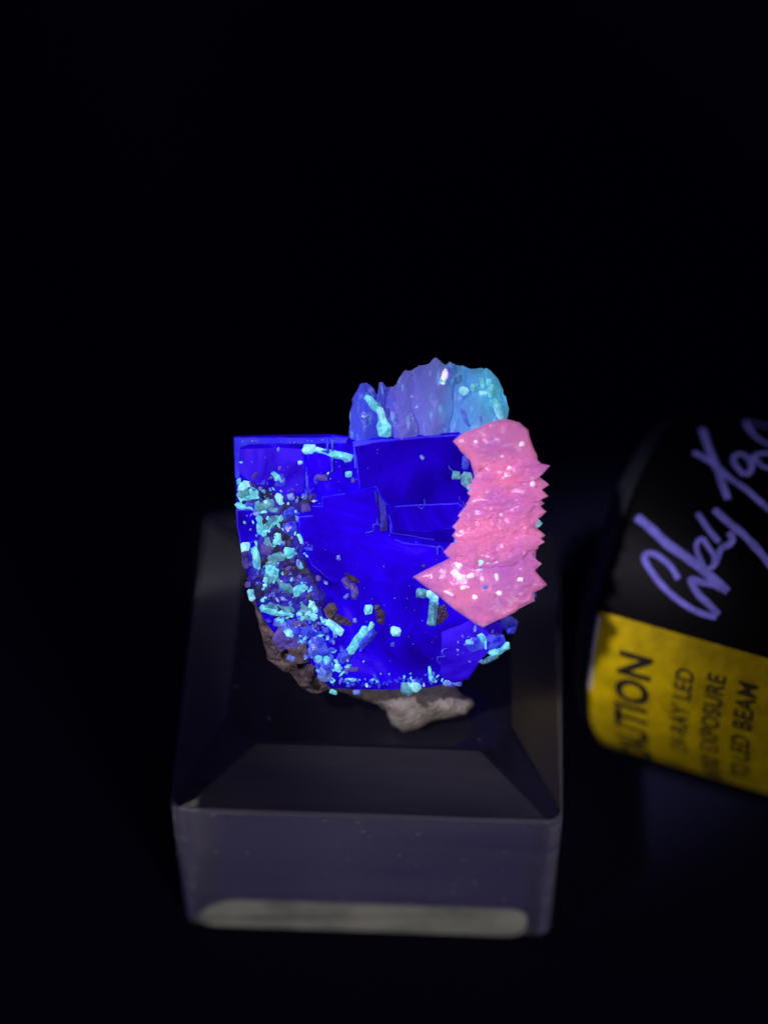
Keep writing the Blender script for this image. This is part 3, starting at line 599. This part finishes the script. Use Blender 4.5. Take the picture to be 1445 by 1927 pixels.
flakes(along(40, 30, 6, 2.0, 5.0), 'lilac', 6)
rn = random.Random(9)
flakes([(rn.gauss(560, 36), rn.gauss(1215, 30), rn.uniform(1.5, 4.5)) for _ in range(45)] + [(rn.gauss(905, 30), rn.gauss(1220, 22), rn.uniform(1.5, 4)) for _ in range(40)], 'blue_white', 7)
flakes([(rn.uniform(600, 880), 1291 + rn.gauss(0, 5) - abs(x_) , rn.uniform(1.2, 4.0)) for x_ in [rn.gauss(0, 7) for _ in range(70)]], 'fluorite_pale', 31)
flakes([(rn.uniform(600, 900), 1284 - abs(rn.gauss(0, 9)), rn.uniform(1.0, 2.6)) for _ in range(36)], 'cyan', 32)
flakes([(rn.uniform(450, 650), rn.gauss(829, 3), rn.uniform(.8, 1.8)) for _ in range(24)], 'blue_white', 33)
# curled fibres stuck to the face
def fibre(zf, pts, r, w, m):
    cu = bpy.data.curves.new('fibre', 'CURVE'); cu.dimensions = '3D'; cu.bevel_depth = r * S; cu.bevel_resolution = 1
    s = cu.splines.new('POLY'); s.points.add(len(pts) - 1)
    for i, (x, y) in enumerate(pts):
        px, py, _ = zf(x, y); q = (P(px, py, w) - BASE) * S; s.points[i].co = (*q, 1)
    o = bpy.data.objects.new('fibre', cu); col.objects.link(o)
    me = bpy.data.meshes.new_from_object(o.evaluated_get(bpy.context.evaluated_depsgraph_get()))
    bpy.data.objects.remove(o); me.materials.clear(); me.materials.append(M[m])
    o = bpy.data.objects.new('fibre', me); col.objects.link(o); o.parent = sp_root
for z, p in [(z4, [(185, 770), (190, 820), (160, 855), (130, 835), (150, 815)]), (z4, [(500, 745), (505, 775), (535, 795), (545, 825)]), (z4, [(305, 1270), (300, 1215), (320, 1190), (350, 1215), (370, 1260), (400, 1300)]), (z4, [(405, 465), (415, 490), (440, 510)]),
             (z3, [(515, 680), (480, 690), (478, 725), (500, 745)]), (z3, [(500, 745), (440, 750), (430, 770), (465, 810)]), (z1, [(1210, 1005), (1275, 992), (1275, 935), (1310, 930), (1355, 955)]), (z2, [(1040, 990), (1070, 1005), (1115, 985)])]:
    fibre(z, p, 0.9, 11, 'fluorite_pale')

# ------------------------------------------------------------------ torch lying beside the block
TR = 362.0
AX = Vector((1, -.46, .12)).normalized()                       # the wide lamp head out of frame props that end up
CR = Vector((-AX.y, AX.x, 0)).normalized(); Z = AX.cross(CR)    # away from the camera, and up
# the lower silhouette passes through (1290, 1446): tangent plane of view gives the axis
g = ray(1290, 1446); tn_ = g.cross(AX).normalized()
if tn_.z > 0: tn_ = -tn_
# axis point q with q.z = TR and distance TR above that view plane
t = (TR + 22 - CAM.z) / g.z; q = CAM + g * t
dperp = TR / abs(tn_.dot(CR)); A0 = q + CR * dperp * (1 if (CR.dot(-tn_)) > 0 else -1)
def cyl_hit(px, py, R=TR):
    d = ray(px, py); o = CAM - A0
    d2 = d - AX * d.dot(AX); o2 = o - AX * o.dot(AX)
    a = d2.dot(d2); b = 2 * d2.dot(o2); c_ = o2.dot(o2) - R * R; D = b * b - 4 * a * c_
    t = (-b - math.sqrt(max(D, 0))) / (2 * a); p = CAM + d * t - A0
    return p.dot(AX), math.atan2(p.dot(Z), p.dot(-CR))          # along the axis; angle up from the camera side
def cyl_pt(s, a, R): return A0 + AX * s + (-CR * math.cos(a) + Z * math.sin(a)) * R
s_end = cyl_hit(1104, 1250)[0]
e1, e2 = cyl_hit(1112, 1146), cyl_hit(1440, 1237)
a_edge = (e1[1] + e2[1]) / 2
TB = Vector((A0.x + AX.x * (s_end + 500), A0.y + AX.y * (s_end + 500), 0))
tr = root('torch', TB, 'black ultraviolet torch with yellow caution label and silver handwriting, right of the acrylic block', 'torch')
def revolve(name, prof, m, n=96, a0=0, a1=2 * math.pi, caps=True):
    closed = abs(a1 - a0 - 2 * math.pi) < 1e-6; k = n if closed else n + 1; vs, fs = [], []
    for s, r in prof:
        for i in range(k): vs.append(cyl_pt(s, a0 + (a1 - a0) * i / n, r))
    for j in range(len(prof) - 1):
        for i in range(n):
            i2 = (i + 1) % k; fs.append((j * k + i, j * k + i2, (j + 1) * k + i2, (j + 1) * k + i))
    if caps and closed: fs.append(tuple(range(k))); fs.append(tuple((len(prof) - 1) * k + i for i in range(k)))
    return mesh_obj(name, vs, fs, m, tr, TB, True)
E = s_end
ob = revolve('torch_body', [(E + 0, TR - 26), (E + 1, TR - 14), (E + 6, TR - 5), (E + 14, TR - 1), (E + 24, TR), (E + 900, TR), (E + 912, TR - 6)], M['torch'])
revolve('bezel', [(E - 38, TR - 62), (E - 40, TR - 40), (E - 34, TR - 30), (E - 10, TR - 24), (E + 4, TR - 24)], M['bezel'])
revolve('lamp_head', [(E + 914, TR - 8), (E + 930, TR + 40), (E + 990, TR + 108), (E + 1180, TR + 118), (E + 1196, TR + 100), (E + 1190, TR + 60)], M['torch'])
lb = revolve('label', [(E + 1, TR - 12.4), (E + 6, TR - 3.4), (E + 14, TR + .6), (E + 24, TR + 1.6), (E + 640, TR + 1.6)], M['label'], 60, a_edge - 2.6, a_edge, False)
revolve('label_edge', [(E + 0, TR - 12), (E + 5, TR - 3.0), (E + 13, TR + 1.0), (E + 14, TR - 2)], M['label_edge'], 30, a_edge - .5, a_edge - .03, False)

def text_mesh(name, body, size, s_top, a_off, m, bold=0.0):
    """lettering that reads round the barrel, tops of the letters toward the lamp end"""
    cu = bpy.data.curves.new('lettering', 'FONT'); cu.body = body; cu.size = 1; cu.align_x = 'RIGHT'; cu.offset = bold; cu.space_character = 1.06
    o = bpy.data.objects.new('lettering', cu); col.objects.link(o)
    me = bpy.data.meshes.new_from_object(o.evaluated_get(bpy.context.evaluated_depsgraph_get())); bpy.data.objects.remove(o)
    bm = bmesh.new(); bm.from_mesh(me); bmesh.ops.triangulate(bm, faces=bm.faces)
    for _ in range(3):
        bmesh.ops.subdivide_edges(bm, edges=[e for e in bm.edges if e.calc_length() > .12], cuts=1)
        bmesh.ops.triangulate(bm, faces=bm.faces)
    cap = .72
    vs = [cyl_pt(s_top + (cap - v.co.y) * size / cap, a_edge - a_off / TR + v.co.x * size * 1.12 / TR, TR + 3.2) for v in bm.verts]
    bm.verts.index_update(); fs = [tuple(v.index for v in f.verts) for f in bm.faces]; bm.free()
    # size is the capital height in units
    o = mesh_obj(name, vs, fs, m, lb, TB); return o
sx = lambda x, y: cyl_hit(x, y)[0]
text_mesh('lettering', 'CAUTION', 66, sx(1160, 1270), 62, M['print'], 0.035)
text_mesh('lettering', 'UV-RAY LED', 36, sx(1266, 1300), 64, M['print_small'], 0.02)
text_mesh('lettering', 'AVOID EXPOSURE', 36, sx(1325, 1310), 58, M['print_small'], 0.02)
text_mesh('lettering', 'TO LED BEAM', 38, sx(1382, 1330), 56, M['print_small'], 0.02)

def zh(x, y): return 1140 + .2387 * x, 720 + .2387 * y
def stroke(pts, wd):
    """a marker stroke lying on the barrel"""
    q = [cyl_hit(*zh(x, y)) for x, y in pts]; q = [Vector((s, a * TR)) for s, a in q]
    # Catmull-Rom resample
    out = []
    for i in range(len(q) - 1):
        p0, p1, p2, p3 = q[max(i - 1, 0)], q[i], q[i + 1], q[min(i + 2, len(q) - 1)]
        for k in range(6):
            t = k / 6; out.append(.5 * ((2 * p1) + (p2 - p0) * t + (2 * p0 - 5 * p1 + 4 * p2 - p3) * t * t + (3 * p1 - p0 - 3 * p2 + p3) * t ** 3))
    out.append(q[-1]); vs, fs = [], []
    for i, p in enumerate(out):
        d = (out[min(i + 1, len(out) - 1)] - out[max(i - 1, 0)])
        d = d.normalized() if d.length > 1e-6 else Vector((1, 0)); nn = Vector((-d.y, d.x))
        f = .75 if i in (0, len(out) - 1) else 1.0
        h = wd / 2 * f * (1 + .18 * noise.noise(Vector((p.x * .05, p.y * .05, 1))))
        for s_, r in ((-1, .5), (-.6, 2.2), (.6, 2.2), (1, .5)):
            e = p + nn * h * s_; vs.append(cyl_pt(e.x, e.y / TR, TR + r))
    for i in range(len(out) - 1):
        for k in range(3): fs.append((i * 4 + k, i * 4 + k + 1, i * 4 + 5 + k, i * 4 + 4 + k))
    mesh_obj('handwriting', vs, fs, M['ink'], ob, TB)
for pts, wd in [([(240, 1060), (330, 1130), (480, 1270), (650, 1390), (800, 1510), (880, 1580), (960, 1650)], 21),
                ([(570, 1550), (500, 1440), (390, 1355), (320, 1350), (305, 1400), (370, 1510), (480, 1640), (620, 1750), (740, 1815), (870, 1850)], 15),
                ([(890, 1830), (800, 1740), (720, 1660), (665, 1550), (760, 1575), (840, 1590), (920, 1630)], 16),
                ([(780, 1470), (715, 1330), (720, 1255), (760, 1235), (800, 1290), (850, 1370), (850, 1440), (790, 1470)], 13), ([(850, 1440), (905, 1310), (960, 1280), (995, 1240), (970, 1180)], 16),
                ([(720, 1030), (800, 1150), (890, 1260)], 14), ([(850, 1000), (960, 1100), (1070, 1190), (1170, 1290), (1278, 1420), (1350, 1520)], 18),
                ([(755, 365), (800, 500), (850, 620), (900, 760), (960, 925)], 18), ([(690, 550), (800, 610), (880, 670), (980, 760), (1100, 840), (1200, 930), (1300, 1010), (1400, 1080)], 16),
                ([(1090, 735), (1010, 640), (1010, 580), (1070, 565), (1130, 620), (1140, 690), (1095, 735)], 14), ([(1140, 690), (1170, 580), (1230, 560), (1330, 560)], 13), ([(1180, 600), (1230, 660), (1330, 685)], 12),
                ([(1340, 265), (1260, 245), (1180, 255), (1110, 290), (1115, 350), (1180, 430), (1300, 500), (1400, 540)], 13)]:
    stroke(pts, wd * 0.8)
